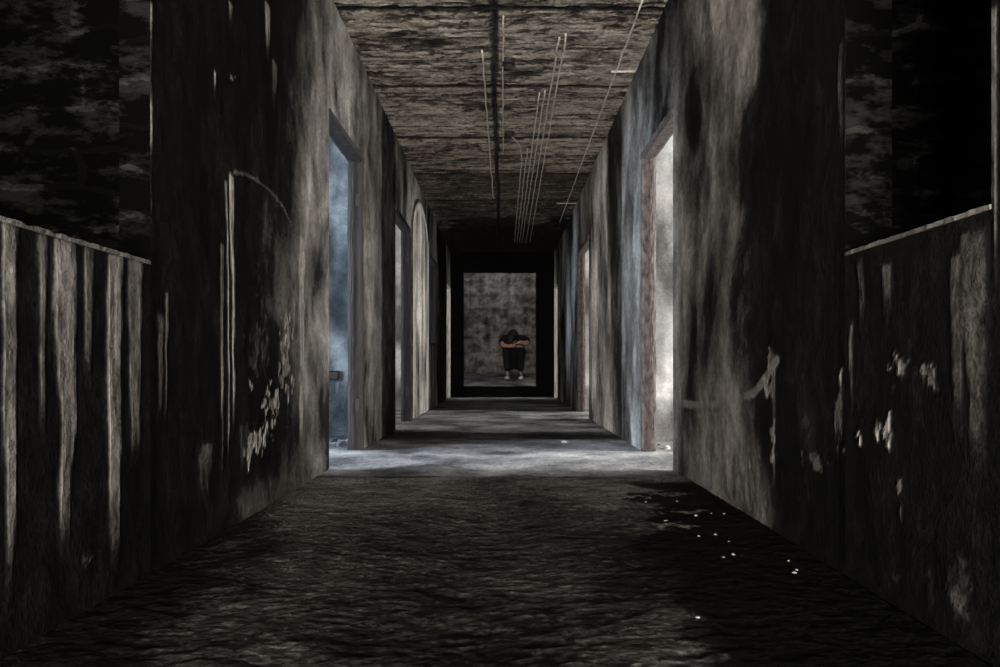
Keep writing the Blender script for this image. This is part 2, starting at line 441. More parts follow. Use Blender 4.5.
def cem_paint(X, Y):
    P = 0.50 + (fbm(X * 3, Y * 3 + 20, 5) - 0.5) * 1.0
    P += 0.25 * np.exp(-((Y - 5.05 - (fbm(X * 3, Y * 0, 3) - 0.5) * 0.4) / 0.12) ** 2)  # pale strip of doorway light painted across the floor
    P -= 0.35 * sstep(6.0, 6.2, Y + (fbm(X * 2, Y * 2, 3) - 0.5) * 0.4) * (1 - sstep(6.6, 6.85, Y + (fbm(X * 2 + 4, Y * 2, 3) - 0.5) * 0.4))  # shade between the doorway lights, put into the floor colour
    return np.clip(P, 0, 1)
def cem_h(X, Y):
    return (fbm(X * 2.5, Y * 2.5, 4) - 0.5) * 0.02 + (fbm(X * 18, Y * 18, 3) - 0.5) * 0.010
floor_grid('floor.001', XL, XR, 4.03, 14.5, 0.026, cem_h, cem_paint, CEMENT)
floor_grid('floor.002', -4.2, XL, 3.2, 14.4, 0.06, cem_h, cem_paint, CEMENT)
floor_grid('floor.003', XR, 4.2, 3.2, 14.4, 0.06, cem_h, cem_paint, CEMENT)
floor_grid('floor.004', -4.2, XL, -0.6, 3.2, 0.08, cem_h, mud_paint, MUD)
floor_grid('floor.005', XR, 4.2, -0.6, 3.2, 0.08, cem_h, mud_paint, MUD)

# ------------------------------------------------------------------ ceiling
JOINTS = [2.0, 3.28, 4.56, 5.82, 7.12, 8.46, 9.8, 11.2, 12.6]
def ceil_field(X, Y):
    b = np.floor(Y / 0.115 + 0.3 * (vnoise(X * 0.8, Y * 0 + 3) - 0.5))
    board = _val[(b.astype(int) * 7) & 255] - 0.5
    grain = fbm(X * 5.0 + board * 40, Y * 24, 4) - 0.5
    pit = fbm(X * 7, Y * 9 + 4, 4)
    crack = 1 - sstep(0.0, 0.035, np.abs(fbm(X * 3.5 + board * 3, Y * 9, 5) - 0.5))
    P = 0.50 + board * 0.12 + grain * 0.7 + (fbm(X * 1.6 + 3, Y * 1.8, 3) - 0.5) * 0.4 - 0.22 * sstep(0.55, 0.75, pit) - 0.35 * crack
    cut = np.zeros_like(P)
    for j in JOINTS:
        wob = (fbm(X * 4, X * 0 + j, 2) - 0.5) * 0.03
        cut = np.maximum(cut, 1 - sstep(0.016, 0.04, np.abs(Y - j - wob)))
    wob = (fbm(X * 0 + 2, Y * 2, 3) - 0.5) * 0.04
    cut = np.maximum(cut, (1 - sstep(0.012, 0.03, np.abs(X + 0.065 + wob))) * 0.9)
    for yj in (6.77, 7.7):
        cut = np.maximum(cut, (1 - sstep(0.006, 0.02, np.abs(Y - yj - (fbm(X * 5, X * 0 + yj, 2) - 0.5) * 0.05))) * 0.7)
    P = P * (1 - 0.9 * cut)
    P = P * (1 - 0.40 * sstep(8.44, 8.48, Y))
    # far-end shade put into the last panels' colour, with a ragged edge
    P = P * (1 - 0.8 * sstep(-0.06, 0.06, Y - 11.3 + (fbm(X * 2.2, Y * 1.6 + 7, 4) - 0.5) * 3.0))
    P = blobs(P, X, Y, [(0.88, 5.47, 0.10, 0.025, 0.85), (0.36, 4.5, 0.09, 0.02, 0.6), (0.55, 4.6, 0.12, 0.015, 0.4)])
    h = board * 0.006 + grain * 0.012 - 0.006 * sstep(0.55, 0.75, pit) - 0.006 * crack - cut * 0.012
    return np.clip(P, 0, 1), h
def make_ceiling():
    x0, x1, y0, y1 = XL, XR, -0.6, 14.3
    nu, nv = 110, 1100
    X, Y = np.meshgrid(np.linspace(x0, x1, nu), np.linspace(y0, y1, nv), indexing='ij')
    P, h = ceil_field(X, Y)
    M = Mesh()
    M.add(np.stack([X, Y, CEIL - h], -1).reshape(-1, 3), grid_faces(nu, nv, True), P.reshape(-1))
    M.box((-1.11, y0, CEIL + 0.03), (1.08, 14.4, CEIL + 0.2), 0.2)
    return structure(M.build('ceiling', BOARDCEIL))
make_ceiling()

# ------------------------------------------------------------------ side rooms
def plain_wall(name, boxes, mat, p=0.62):
    M = Mesh()
    for a, b in boxes: M.box(a, b, p)
    return structure(M.build(name, mat))
def cross_wall(name, x0, x1, y, mat, th=0.1, kind=0):
    """wall across the building, its face to the camera finely stained"""
    M = Mesh()
    nu = max(2, int((x1 - x0) / 0.04)); nv = 70
    X, H = np.meshgrid(np.linspace(x0, x1, nu), np.linspace(0, CEIL, nv), indexing='ij')
    if kind == 0:
        P = 0.60 + (fbm(X * 5 + 3, H * 3, 4) - 0.5) * 1.2
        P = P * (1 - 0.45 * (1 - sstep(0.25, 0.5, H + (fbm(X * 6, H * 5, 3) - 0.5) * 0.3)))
    else:
        P = 0.60 + (fbm(X * 5 + 9, H * 2.5 + 5, 4) - 0.5) * 1.5
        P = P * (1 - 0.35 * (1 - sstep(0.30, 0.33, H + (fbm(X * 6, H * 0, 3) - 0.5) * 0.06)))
    M.add(np.stack([X, np.full_like(X, y), H], -1).reshape(-1, 3), grid_faces(nu, nv, False), np.clip(P, 0, 1).reshape(-1))
    M.box((x0, y + 0.004, 0), (x1, y + th, CEIL), 0.5)
    return structure(M.build(name, mat))
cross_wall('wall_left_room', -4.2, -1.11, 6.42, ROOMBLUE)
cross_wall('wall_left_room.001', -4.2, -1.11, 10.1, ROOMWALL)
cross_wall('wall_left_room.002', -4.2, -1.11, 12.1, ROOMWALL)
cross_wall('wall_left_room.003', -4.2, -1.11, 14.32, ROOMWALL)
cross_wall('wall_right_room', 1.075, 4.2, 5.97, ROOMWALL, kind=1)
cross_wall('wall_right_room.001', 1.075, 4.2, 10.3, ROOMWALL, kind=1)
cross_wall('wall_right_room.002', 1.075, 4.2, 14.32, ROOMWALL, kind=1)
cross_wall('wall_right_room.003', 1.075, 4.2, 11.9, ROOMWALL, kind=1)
# dark masonry seen through the near window openings
plain_wall('wall_left_masonry', [((-4.2, 2.36, 0), (-1.11, 2.5, CEIL))], BRICK)
plain_wall('wall_right_masonry', [((1.075, 2.40, 0), (4.2, 2.54, CEIL)), ((1.075, 2.15, 0), (1.13, 2.40, CEIL))], BRICK)
def outer_wall(name, x0, x1, wins):
    boxes = []
    y = -0.6
    for (a, b, h0, h1) in wins:
        boxes += [((x0, y, 0), (x1, a, CEIL)), ((x0, a, 0), (x1, b, h0)), ((x0, a, h1), (x1, b, CEIL))]
        y = b
    boxes.append(((x0, y, 0), (x1, 14.42, CEIL)))
    return plain_wall(name, boxes, ROOMWALL)
outer_wall('wall_left_outer', -4.3, -4.2, [(3.35, 4.95, 0.6, 2.3), (6.85, 8.55, 0.6, 2.3), (10.4, 11.75, 0.8, 2.3), (12.4, 13.6, 0.7, 2.2)])
outer_wall('wall_right_outer', 4.2, 4.3, [(3.85, 5.45, 0.6, 2.3), (8.35, 10.05, 0.6, 2.3), (12.4, 13.6, 0.7, 2.2)])
plain_wall('ceiling.001', [((-4.3, -0.6, CEIL), (-1.11, 14.42, CEIL + 0.15))], ROOMWALL)
plain_wall('ceiling.002', [((1.075, -0.6, CEIL), (4.3, 14.42, CEIL + 0.15))], ROOMWALL)

# ------------------------------------------------------------------ doorways and their worn frames
def rough_bar(M, a, b, seg=0.06, amp=0.004, seed=0):
    """bar along its longest axis with a worn, uneven section"""
    a = np.array(a, float); b = np.array(b, float)
    ax = int(np.argmax(b - a)); o1, o2 = [i for i in range(3) if i != ax]
    n = max(2, int((b[ax] - a[ax]) / seg) + 1)
    r = np.random.RandomState(seed)
    ring = [(0, 0.15), (0.15, 0), (0.5, 0), (0.85, 0), (1, 0.15), (1, 0.5), (1, 0.85), (0.85, 1), (0.5, 1), (0.15, 1), (0, 0.85), (0, 0.5)]
    v = []
    for i in range(n):
        t = a[ax] + (b[ax] - a[ax]) * i / (n - 1)
        for (u, w_) in ring:
            p = np.zeros(3)
            p[ax] = t
            p[o1] = a[o1] + (b[o1] - a[o1]) * u + r.uniform(-amp, amp) * 0.6
            p[o2] = a[o2] + (b[o2] - a[o2]) * w_ + r.uniform(-amp, amp) * 0.6
            v.append(tuple(p))
    k = len(ring)
    f = []
    for i in range(n - 1):
        for j in range(k):
            q = (i * k + j, i * k + (j + 1) % k, (i + 1) * k + (j + 1) % k, (i + 1) * k + j)
            f.append(q if (ax != 1) else q[::-1])
    f.append(tuple(range(k))[::-1]); f.append(tuple((n - 1) * k + j for j in range(k)))
    M.add(v, f)
def recalc(o):
    bm = bmesh.new(); bm.from_mesh(o.data)
    bmesh.ops.recalc_face_normals(bm, faces=bm.faces)
    bm.to_mesh(o.data); bm.free()
def door_frame(n, X, thick, sgn, ya, yb, top, mat, jw=0.05, seed=0):
    e = structure(empty('door_%d' % n, (X, (ya + yb) / 2, 0)))
    e['label'] = 'empty doorway with a worn wooden frame'
    xa, xb = sorted((X - sgn * 0.012, X + sgn * (thick + 0.006)))
    off = Vector(e.location)
    def part(name, a, b, s):
        M = Mesh()
        rough_bar(M, Vector(a) - off, Vector(b) - off, seed=s)
        o = M.build(name, mat, e); recalc(o); return o
    part('jamb', (xa, yb - jw, 0.0), (xb, yb, top), seed + 1)
    xn = sorted((X + sgn * 0.006, X + sgn * (thick - 0.004)))
    part('jamb', (xn[0], ya, 0.0), (xn[1], ya + jw * 0.3, top), seed + 2)
    part('lintel', (xa, ya, top - jw), (xb, yb, top), seed + 3)
    # door stop strip on the far jamb and hinge leaves still screwed to it
    M = Mesh(); xs = sorted((X + sgn * thick * 0.55, X + sgn * thick * 0.80))
    rough_bar(M, Vector((xs[0], yb - jw - 0.014, 0.0)) - off, Vector((xs[1], yb - jw, top - jw)) - off, seed=seed + 4)
    o = M.build('door_stop', mat, e); recalc(o)
    for hz in ((0.28, 1.75) if mat is WOOD_DARK else ()):
        M = Mesh()
        hx = sorted((X + sgn * 0.01, X + sgn * 0.04))
        M.box(Vector((hx[0], yb - jw - 0.006, hz)) - off, Vector((hx[1], yb - jw + 0.002, hz + 0.09)) - off)
        M.build('hinge', IRON, e)
    return e
door_frame(1, XL, 0.09, -1, 4.34, 5.36, 2.12, WOOD_DARK, seed=10)
door_frame(2, XR, 0.085, 1, 4.31, 5.27, 2.12, WOOD_RED, seed=20)
door_frame(3, XL, 0.09, -1, 7.02, 8.12, 2.12, WOOD_DARK, seed=30)
door_frame(4, XR, 0.085, 1, 8.52, 9.77, 2.12, WOOD_RED, seed=40)
door_frame(5, XL, 0.09, -1, 13.42, 14.2, 2.10, WOOD_PALE, jw=0.04, seed=50)
door_frame(6, XR, 0.085, 1, 13.4, 14.08, 2.10, WOOD_PALE, jw=0.04, seed=60)

# cement sills on the near window openings
def sill(name, x0, x1, ya, yb, h, n):
    M = Mesh()
    xs = np.array([x0, x1])
    k = int((yb - ya) / 0.02)
    v = []; f = []
    r = np.random.RandomState(n)
    for i in range(k + 1):
        y = ya + (yb - ya) * i / k
        j = r.uniform(-0.0015, 0.0015, 4) + (r.rand() < 0.08) * np.array([0.0, 0.0, 0.0, -0.006])
        v += [(x0 + j[0], y, h - 0.006), (x1 + j[1], y, h - 0.006), (x1 + j[2], y, h + 0.005 + j[3]), (x0 + j[0], y, h + 0.005 + j[1])]
    for i in range(k):
        for q in range(4):
            f.append((4 * i + q, 4 * i + (q + 1) % 4, 4 * (i + 1) + (q + 1) % 4, 4 * (i + 1) + q))
    f += [(3, 2, 1, 0), (4 * k, 4 * k + 1, 4 * k + 2, 4 * k + 3)]
    M.add(v, f, [0.52] * len(v))
    o = M.build(name, PLASTER); recalc(o)
    return structure(o)
sill('window_1', -1.115, -1.016, 0.2, 2.14, 0.905, 1)
sill('window_2', 0.986, 1.08, 1.5, 2.14, 0.93, 2)
# window_3: small high opening far along the left wall, with a thin frame
e = structure(empty('window_3', (XL, 10.8, 0.91)))
for nm, a, b in (('jamb', (-0.10, -0.5, 0), (0.006, -0.46, 1.27)), ('jamb', (-0.10, 0.46, 0), (0.006, 0.5, 1.27)), ('lintel', (-0.10, -0.5, 1.23), (0.006, 0.5, 1.27)), ('sill', (-0.10, -0.5, 0), (0.012, 0.5, 0.03))):
    M = Mesh(); rough_bar(M, a, b, seed=5); o = M.build(nm, WOOD_DARK, e); recalc(o)

# arched panel of pale plaster on the left wall
def arch_panel():
    ya, yb, spring, rise = 8.22, 10.02, 2.05, 0.58
    nu, nv = 61, 90
    U = np.linspace(0, 1, nu)
    top = spring + rise * np.sqrt(np.clip(1 - (2 * U - 1) ** 2, 0, 1))
    Y = np.repeat((ya + (yb - ya) * U)[:, None], nv, 1)
    H = 0.02 + np.linspace(0, 1, nv)[None, :] * (top[:, None] - 0.02)
    P = 0.60 + (fbm(Y * 5 + 30, H * 1.6, 4) - 0.5) * 1.3
    d = np.minimum(np.minimum(Y - ya, yb - Y), top[:, None] - H)
    P = np.where(d < 0.05, P * 0.45, P)
    P = np.clip(P + 0.35 * (1 - sstep(0.03, 0.07, np.abs(d - 0.09))), 0, 1)
    M = Mesh()
    M.add(np.stack([np.full_like(Y, XL + 0.018), Y, H], -1).reshape(-1, 3), grid_faces(nu, nv, False), P.reshape(-1))
    rim = [(ya, 0.02)] + [(ya + (yb - ya) * u, t) for u, t in zip(U, top)] + [(yb, 0.02)]
    v = [(XL + 0.018, y, h) for y, h in rim] + [(XL - 0.02, y, h) for y, h in rim]
    n = len(rim)
    M.add(v, [(i, (i + 1) % n, n + (i + 1) % n, n + i) for i in range(n)], [0.4] * (2 * n))
    structure(M.build('trim_1', PLASTER))
arch_panel()

# ------------------------------------------------------------------ far end: wall coloured near black for its lack of light, alcove, ramped floor
plain_wall('wall_end', [((-1.11, 14.3, 0), (-0.763, 14.42, 3.1)), ((0.640, 14.3, 0), (1.08, 14.42, 3.1)), ((-0.763, 14.3, 2.42), (0.640, 14.42, 3.1)), ((-0.763, 14.3, 0), (0.640, 14.42, 0.20))], UNLIT)
def back_wall():
    M = Mesh()
    nu, nv = 90, 130
    X, H = np.meshgrid(np.linspace(-1.0, 1.0, nu), np.linspace(0, 3.2, nv), indexing='ij')
    lift = np.floor(H / 0.30)
    P = 0.47 + (fbm(X * 6, H * 9, 5) - 0.5) * 0.9 + (fbm(X * 9, H * 1.5, 4) - 0.5) * 0.5 + (_val[(lift.astype(int) * 5 + 3) & 255] - 0.5) * 0.12
    P -= 0.10 * (1 - sstep(0.008, 0.03, np.abs(H - np.round(H / 0.30) * 0.30)))
    M.add(np.stack([X, np.full_like(X, 15.65), H], -1).reshape(-1, 3), grid_faces(nu, nv, False), np.clip(P, 0, 1).reshape(-1))
    M.box((-1.0, 15.655, 0), (1.0, 15.8, 3.2), 0.4)
    structure(M.build('wall_back', BACKWALL))
back_wall()
plain_wall('wall_alcove', [((-1.1, 14.42, 0), (-1.0, 15.65, 3.2))], UNLIT)
plain_wall('wall_alcove.001', [((1.0, 14.42, 0), (1.1, 15.65, 3.2))], UNLIT)
plain_wall('ceiling.003', [((-1.1, 14.95, 3.1), (1.1, 15.8, 3.25)), ((-1.1, 14.42, 3.1), (-0.65, 14.95, 3.25)), ((0.6, 14.42, 3.1), (1.1, 14.95, 3.25)), ((-0.65, 14.42, 3.1), (0.6, 14.55, 3.25))], UNLIT)
def ramp_h(X, Y):
    return np.interp(Y, [14.3, 14.42, 14.7, 14.95, 15.3, 15.7], [0.205, 0.215, 0.29, 0.365, 0.43, 0.455])
def make_ramp():
    x0, x1, y0, y1 = -1.0, 1.0, 14.42, 15.65
    nu, nv = 100, 62
    X, Y = np.meshgrid(np.linspace(x0, x1, nu), np.linspace(y0, y1, nv), indexing='ij')
    Z = ramp_h(X, Y) + (fbm(X * 5, Y * 9, 4) - 0.5) * 0.02
    P = 0.55 + (fbm(X * 4, Y * 9 + 3, 5) - 0.5) * 1.1
    M = Mesh()
    M.add(np.stack([X, Y, Z], -1).reshape(-1, 3), grid_faces(nu, nv, False), np.clip(P, 0, 1).reshape(-1))
    M.box((x0, y0, -0.1), (x1, y1, 0.19), 0.3)
    structure(M.build('floor.006', CEMENT))
make_ramp()

# ------------------------------------------------------------------ tubes
def tube(M, pts, r, k=8):
    pts = [Vector(p) for p in pts]
    v = []; f = []
    up0 = Vector((0, 0, 1))
    for i, p in enumerate(pts):
        d = (pts[min(i + 1, len(pts) - 1)] - pts[max(i - 1, 0)]).normalized()
        a = d.cross(up0)
        if a.length < 1e-3: a = d.cross(Vector((1, 0, 0)))
        a.normalize(); b = a.cross(d).normalized()
        for j in range(k):
            t = 2 * math.pi * j / k
            v.append(p + (a * math.cos(t) + b * math.sin(t)) * r)
    for i in range(len(pts) - 1):
        for j in range(k):
            f.append((i * k + j, i * k + (j + 1) % k, (i + 1) * k + (j + 1) % k, (i + 1) * k + j))
    f.append(tuple(range(k))[::-1]); f.append(tuple((len(pts) - 1) * k + j for j in range(k)))
    M.add(v, f)
def bar(path, label, group=None, r=0.006, name='steel_bar'):
    pts = []
    for (a, b) in zip(path[:-1], path[1:]):
        n = max(1, int((Vector(b) - Vector(a)).length / 0.15))
        for i in range(n): pts.append(Vector(a).lerp(Vector(b), i / n))
    pts.append(Vector(path[-1]))
    rr = random.Random(len(label))
    org = Vector((path[0][0], path[0][1], CEIL))
    pts = [p + Vector((rr.uniform(-.004, .004), 0, rr.uniform(-.002, .002))) - org for p in pts]
    M = Mesh(); tube(M, pts, r)
    o = M.build(name, STEEL, None, True); recalc(o)
    o.location = org
    return thing(o, label, 'steel bar', group)
ZB = CEIL - 0.018
G = 'pale bars running along the ceiling'
bar([(0.245, 7.4, ZB), (0.245, 13.0, ZB)], 'pale steel bar on the ceiling, leftmost of the close bundle of five', G)
bar([(0.290, 5.9, ZB), (0.290, 13.0, ZB)], 'pale steel bar on the ceiling, second from left in the bundle of five', G)
bar([(0.332, 5.85, ZB), (0.335, 13.1, ZB)], 'pale steel bar on the ceiling, middle one of the bundle of five', G)
bar([(0.372, 4.9, ZB), (0.40, 13.1, ZB)], 'long pale steel bar on the ceiling, fourth from left in the bundle of five', G)
bar([(0.415, 4.85, ZB), (0.47, 13.0, ZB)], 'long pale steel bar on the ceiling, rightmost of the bundle of five', G)
bar([(-0.145, 5.1, ZB), (-0.125, 9.6, ZB)], 'pale steel bar alone on the ceiling, left of the dark middle seam', G)
bar([(0.0, 4.6, ZB), (0.0, 7.6, ZB)], 'thin pale steel bar on the ceiling, just right of the dark middle seam', G, 0.005)
bar([(0.075, 7.0, ZB), (0.17, 7.3, ZB), (0.20, 7.9, ZB), (0.20, 13.0, ZB)], 'bent pale steel bar curving out of the farther ceiling box', G)
bar([(0.83, 4.4, ZB), (0.86, 11.2, ZB)], 'pale steel bar on the ceiling close to the right wall', G)
bar([(0.72, 9.9, ZB), (0.985, 9.9, ZB)], 'short pale bar lying crossways on the far ceiling against the right wall', G)
bar([(0.80, 5.47, ZB), (0.985, 5.47, ZB)], 'short bright bar lying crossways on the near ceiling against the right wall', G, 0.009)

def ceiling_box(x, y, label):
    e = thing(empty('junction_box', (x, y, CEIL)), label, 'junction box', 'old junction boxes on the ceiling')
    M = Mesh(); k = 8; r = 0.05
    v = []; f = []
    for (rr, z) in ((r, 0.0), (r, -0.035), (r * 0.82, -0.035), (r * 0.80, -0.008)):
        for j in range(k): v.append((rr * math.cos(2 * math.pi * (j + .5) / k), rr * math.sin(2 * math.pi * (j + .5) / k), z))
    for i in range(3):
        for j in range(k): f.append((i * k + j, i * k + (j + 1) % k, (i + 1) * k + (j + 1) % k, (i + 1) * k + j))
    f.append(tuple(3 * k + j for j in range(k)))
    M.add(v, f); o = M.build('box', IRON, e); recalc(o)
    for s in (-1, 1):
        M = Mesh(); tube(M, [(s * .012, 0, -.008), (s * .016, .01, -.03), (s * .04, .012 * s, -.05), (s * .055, .0, -.045)], 0.003, 6)
        o = M.build('wire', IRON, e); recalc(o)
ceiling_box(0.04, 5.3, 'small black junction box on the nearer ceiling panel with wire ends hanging')
ceiling_box(0.06, 6.93, 'small black junction box farther down the ceiling beside the bent steel bar')

# wall box in the left room
e = thing(empty('wall_socket_box', (-1.47, 6.42, 0.525)), 'black empty socket box set in the pale blue wall inside the left doorway', 'socket box')
M = Mesh()
M.box((-0.045, -0.035, -0.035), (0.045, -0.028, 0.035)); M.box((-0.045, -0.035, -0.04), (0.045, 0.0, -0.03)); M.box((-0.045, -0.035, 0.03), (0.045, 0, 0.04)); M.box((-0.05, -0.035, -0.04), (-0.04, 0, 0.04)); M.box((0.04, -0.035, -0.04), (0.05, 0, 0.04))
M.build('box', IRON, e)
M = Mesh(); tube(M, [(0.01, -0.03, -0.03), (0.015, -0.04, -0.08), (0.012, -0.03, -0.15)], 0.004, 6); o = M.build('wire', IRON, e); recalc(o)

# ------------------------------------------------------------------ fallen plaster
def lump(name, loc, size, mat, seed, flat=0.5):
    bm = bmesh.new()
    bmesh.ops.create_icosphere(bm, subdivisions=2, radius=1.0)
    r = np.random.RandomState(seed)
    ph = r.uniform(0, 6, 3)
    for v in bm.verts:
        c = v.co
        d = 1 + 0.22 * math.sin(3.1 * c.x + ph[0]) + 0.18 * math.sin(4.3 * c.y + ph[1]) + 0.15 * math.sin(5.0 * c.z + ph[2]) + r.uniform(-.08, .08)
        v.co = Vector((c.x * d * size * 1.2, c.y * d * size * 0.85, max(c.z * d * size * flat, -size * flat * 0.5)))
    me = D.meshes.new(name); bm.to_mesh(me); bm.free()
    me.materials.append(mat)
    o = D.objects.new(name, me); COL.objects.link(o)
    o.location = loc
    o.rotation_euler = (0, 0, r.uniform(0, 6))
    return o
def zf(x, y):
    f = mud_h if y < 4.03 else cem_h
    return float(f(np.array([x]), np.array([y]))[0])
o = lump('plaster_lump', (0.495, 5.82, zf(0.495, 5.82) + 0.010), 0.028, CHIP, 3)
thing(o, 'pale plaster lump lying alone on the shadowed floor just past the first doorways', 'plaster lump')
r = np.random.RandomState(6)
for i in range(16):
    x = r.uniform(0.45, 0.9); y = r.uniform(1.6, 3.3)
    s = r.uniform(0.003, 0.007)
    o = lump('plaster_chip', (x, y, zf(x, y) + s * 0.2), s, CHIP, 100 + i)
    thing(o, 'tiny pale plaster chip scattered on the black-stained right part of the near floor', 'plaster chip', 'plaster chips on the dark floor')
for i in range(7):
    x = -1.22 - 0.13 * (i % 3) - r.uniform(0, 0.02); y = 5.58 + 0.27 * (i // 3) + r.uniform(0, 0.08); s = r.uniform(0.02, 0.042)
    o = lump('rubble_lump', (x, y, zf(x, y) + s * 0.2), s, RUBBLE, 200 + i, 0.6)
    thing(o, 'grey lump of rubble on the floor inside the first left doorway', 'rubble', 'rubble inside the left doorway')
for i in range(6):
    x = 1.10 + 0.1 * (i % 3) + r.uniform(0, 0.02); y = 5.42 + 0.2 * (i // 3) + r.uniform(0, 0.08); s = r.uniform(0.012, 0.028)
    o = lump('rubble_lump', (x, y, zf(x, y) + s * 0.2), s, CHIP if i % 2 else RUBBLE, 300 + i, 0.6)
    thing(o, 'crumb of broken plaster on the floor inside the first right doorway', 'rubble', 'crumbs inside the right doorway')

# ------------------------------------------------------------------ the seated person
def skin_mesh(name, chains, sub=2, extra=None, remesh=None):
    """chains: list of [(point, radius), ...]; each grown with a Skin modifier; returns a baked mesh"""
    bm_all = bmesh.new()
    for ch in chains:
        me = D.meshes.new('t')
        me.from_pydata([tuple(p) for p, _ in ch], [(i, i + 1) for i in range(len(ch) - 1)], [])
        ob = D.objects.new('t', me); COL.objects.link(ob)
        sk = ob.modifiers.new('s', 'SKIN')
        sk.use_smooth_shade = True
        lay = me.skin_vertices[0].data
        for i, (_, rr) in enumerate(ch):
            lay[i].radius = rr if isinstance(rr, tuple) else (rr, rr)
            lay[i].use_root = (i == 0)
        sb = ob.modifiers.new('u', 'SUBSURF'); sb.levels = sub; sb.render_levels = sub
        dg = bpy.context.evaluated_depsgraph_get()
        m2 = D.meshes.new_from_object(ob.evaluated_get(dg))
        bm_all.from_mesh(m2)
        D.objects.remove(ob); D.meshes.remove(me); D.meshes.remove(m2)
    if extra: extra(bm_all)
    me = D.meshes.new(name); bm_all.to_mesh(me); bm_all.free()
    if remesh:
        ob = D.objects.new('t', me); COL.objects.link(ob)
        rm = ob.modifiers.new('r', 'REMESH'); rm.mode = 'VOXEL'; rm.voxel_size = remesh
        sm = ob.modifiers.new('m', 'SMOOTH'); sm.iterations = 3; sm.factor = 0.5
        dg = bpy.context.evaluated_depsgraph_get()
        m2 = D.meshes.new_from_object(ob.evaluated_get(dg))
        D.objects.remove(ob); D.meshes.remove(me)
        me = m2
    me.name = name
    me.polygons.foreach_set('use_smooth', [True] * len(me.polygons))
    return me
def ellipsoid(bm, c, rad, rot=None, seg=20):
    ret = bmesh.ops.create_uvsphere(bm, u_segments=seg, v_segments=seg // 2 + 2, radius=1.0)
    R = (rot or Matrix.Identity(3)).to_4x4()
    bmesh.ops.transform(bm, matrix=Matrix.Translation(c) @ R @ Matrix.Diagonal((*rad, 1)), verts=ret['verts'])

V3 = Vector
# joints, person-local: +X to the picture's right, -Y towards the camera, Z up from the seat
J = dict(
    pelvis=V3((0.0, 0.02, 0.115)), belly=V3((0.0, 0.035, 0.27)), chest=V3((0.0, 0.0, 0.53)), upper=V3((0.0, -0.09, 0.735)), neck=V3((0.0, -0.19, 0.785)), skull=V3((-0.01, -0.285, 0.785)))
HIP = lambda s: V3((s * 0.10, 0.0, 0.11))
KNEE = lambda s: V3((s * 0.165 - 0.005, -0.36, 0.535))
ANK = lambda s: V3((s * 0.130 - 0.005, -0.47, 0.035))
BALL = lambda s: V3((s * 0.145 - 0.005, -0.60, -0.045))
SHO = lambda s: V3((s * 0.20, -0.105, 0.745))
# the right-of-picture arm lies on top of the knees, the other tucks below it
ARM_R = [SHO(1), V3((0.26, -0.24, 0.70)), V3((0.265, -0.38, 0.625)), V3((0.14, -0.475, 0.665)), V3((0.04, -0.485, 0.635))]
ARM_L = [SHO(-1), V3((-0.25, -0.25, 0.685)), V3((-0.235, -0.39, 0.60)), V3((-0.13, -0.460, 0.585)), V3((0.015, -0.475, 0.580))]
def limb(pts, rads, n=3):
    out = []
    for i in range(len(pts) - 1):
        for k in range(n):
            t = k / n
            out.append((pts[i].lerp(pts[i + 1], t), rads[i] * (1 - t) + rads[i + 1] * t))
    out.append((pts[-1], rads[-1]))
    return out
def hand_chains(wrist, direction, up, s, size=1.0):
    d = direction.normalized(); side = d.cross(up).normalized() * s; u = side.cross(d).normalized() * s
    ch = [[(wrist, (0.026, 0.019)), (wrist + d * 0.045, (0.036, 0.016)), (wrist + d * 0.085, (0.038, 0.014))]]
    for i, (off, ln) in enumerate(((-0.029, 0.066), (-0.010, 0.076), (0.010, 0.071), (0.028, 0.056))):
        b = wrist + d * 0.080 + side * off
        spread = side * off * 0.25
        p1 = b + (d * 0.45 + spread * 0.6) * ln + u * -0.006
        p2 = b + (d * 0.78 + spread) * ln + u * -0.020
        p3 = b + (d * 0.95 + spread) * ln + u * -0.036
        ch.append([(b, 0.0095), (p1, 0.009), (p2, 0.0085), (p3, 0.0072)])
    tb = wrist + d * 0.03 + side * -0.030
    ch.append([(tb, 0.013), (tb + side * -0.022 + d * 0.026, 0.0105), (tb + side * -0.030 + d * 0.054 + u * -0.008, 0.0085)])
    return ch
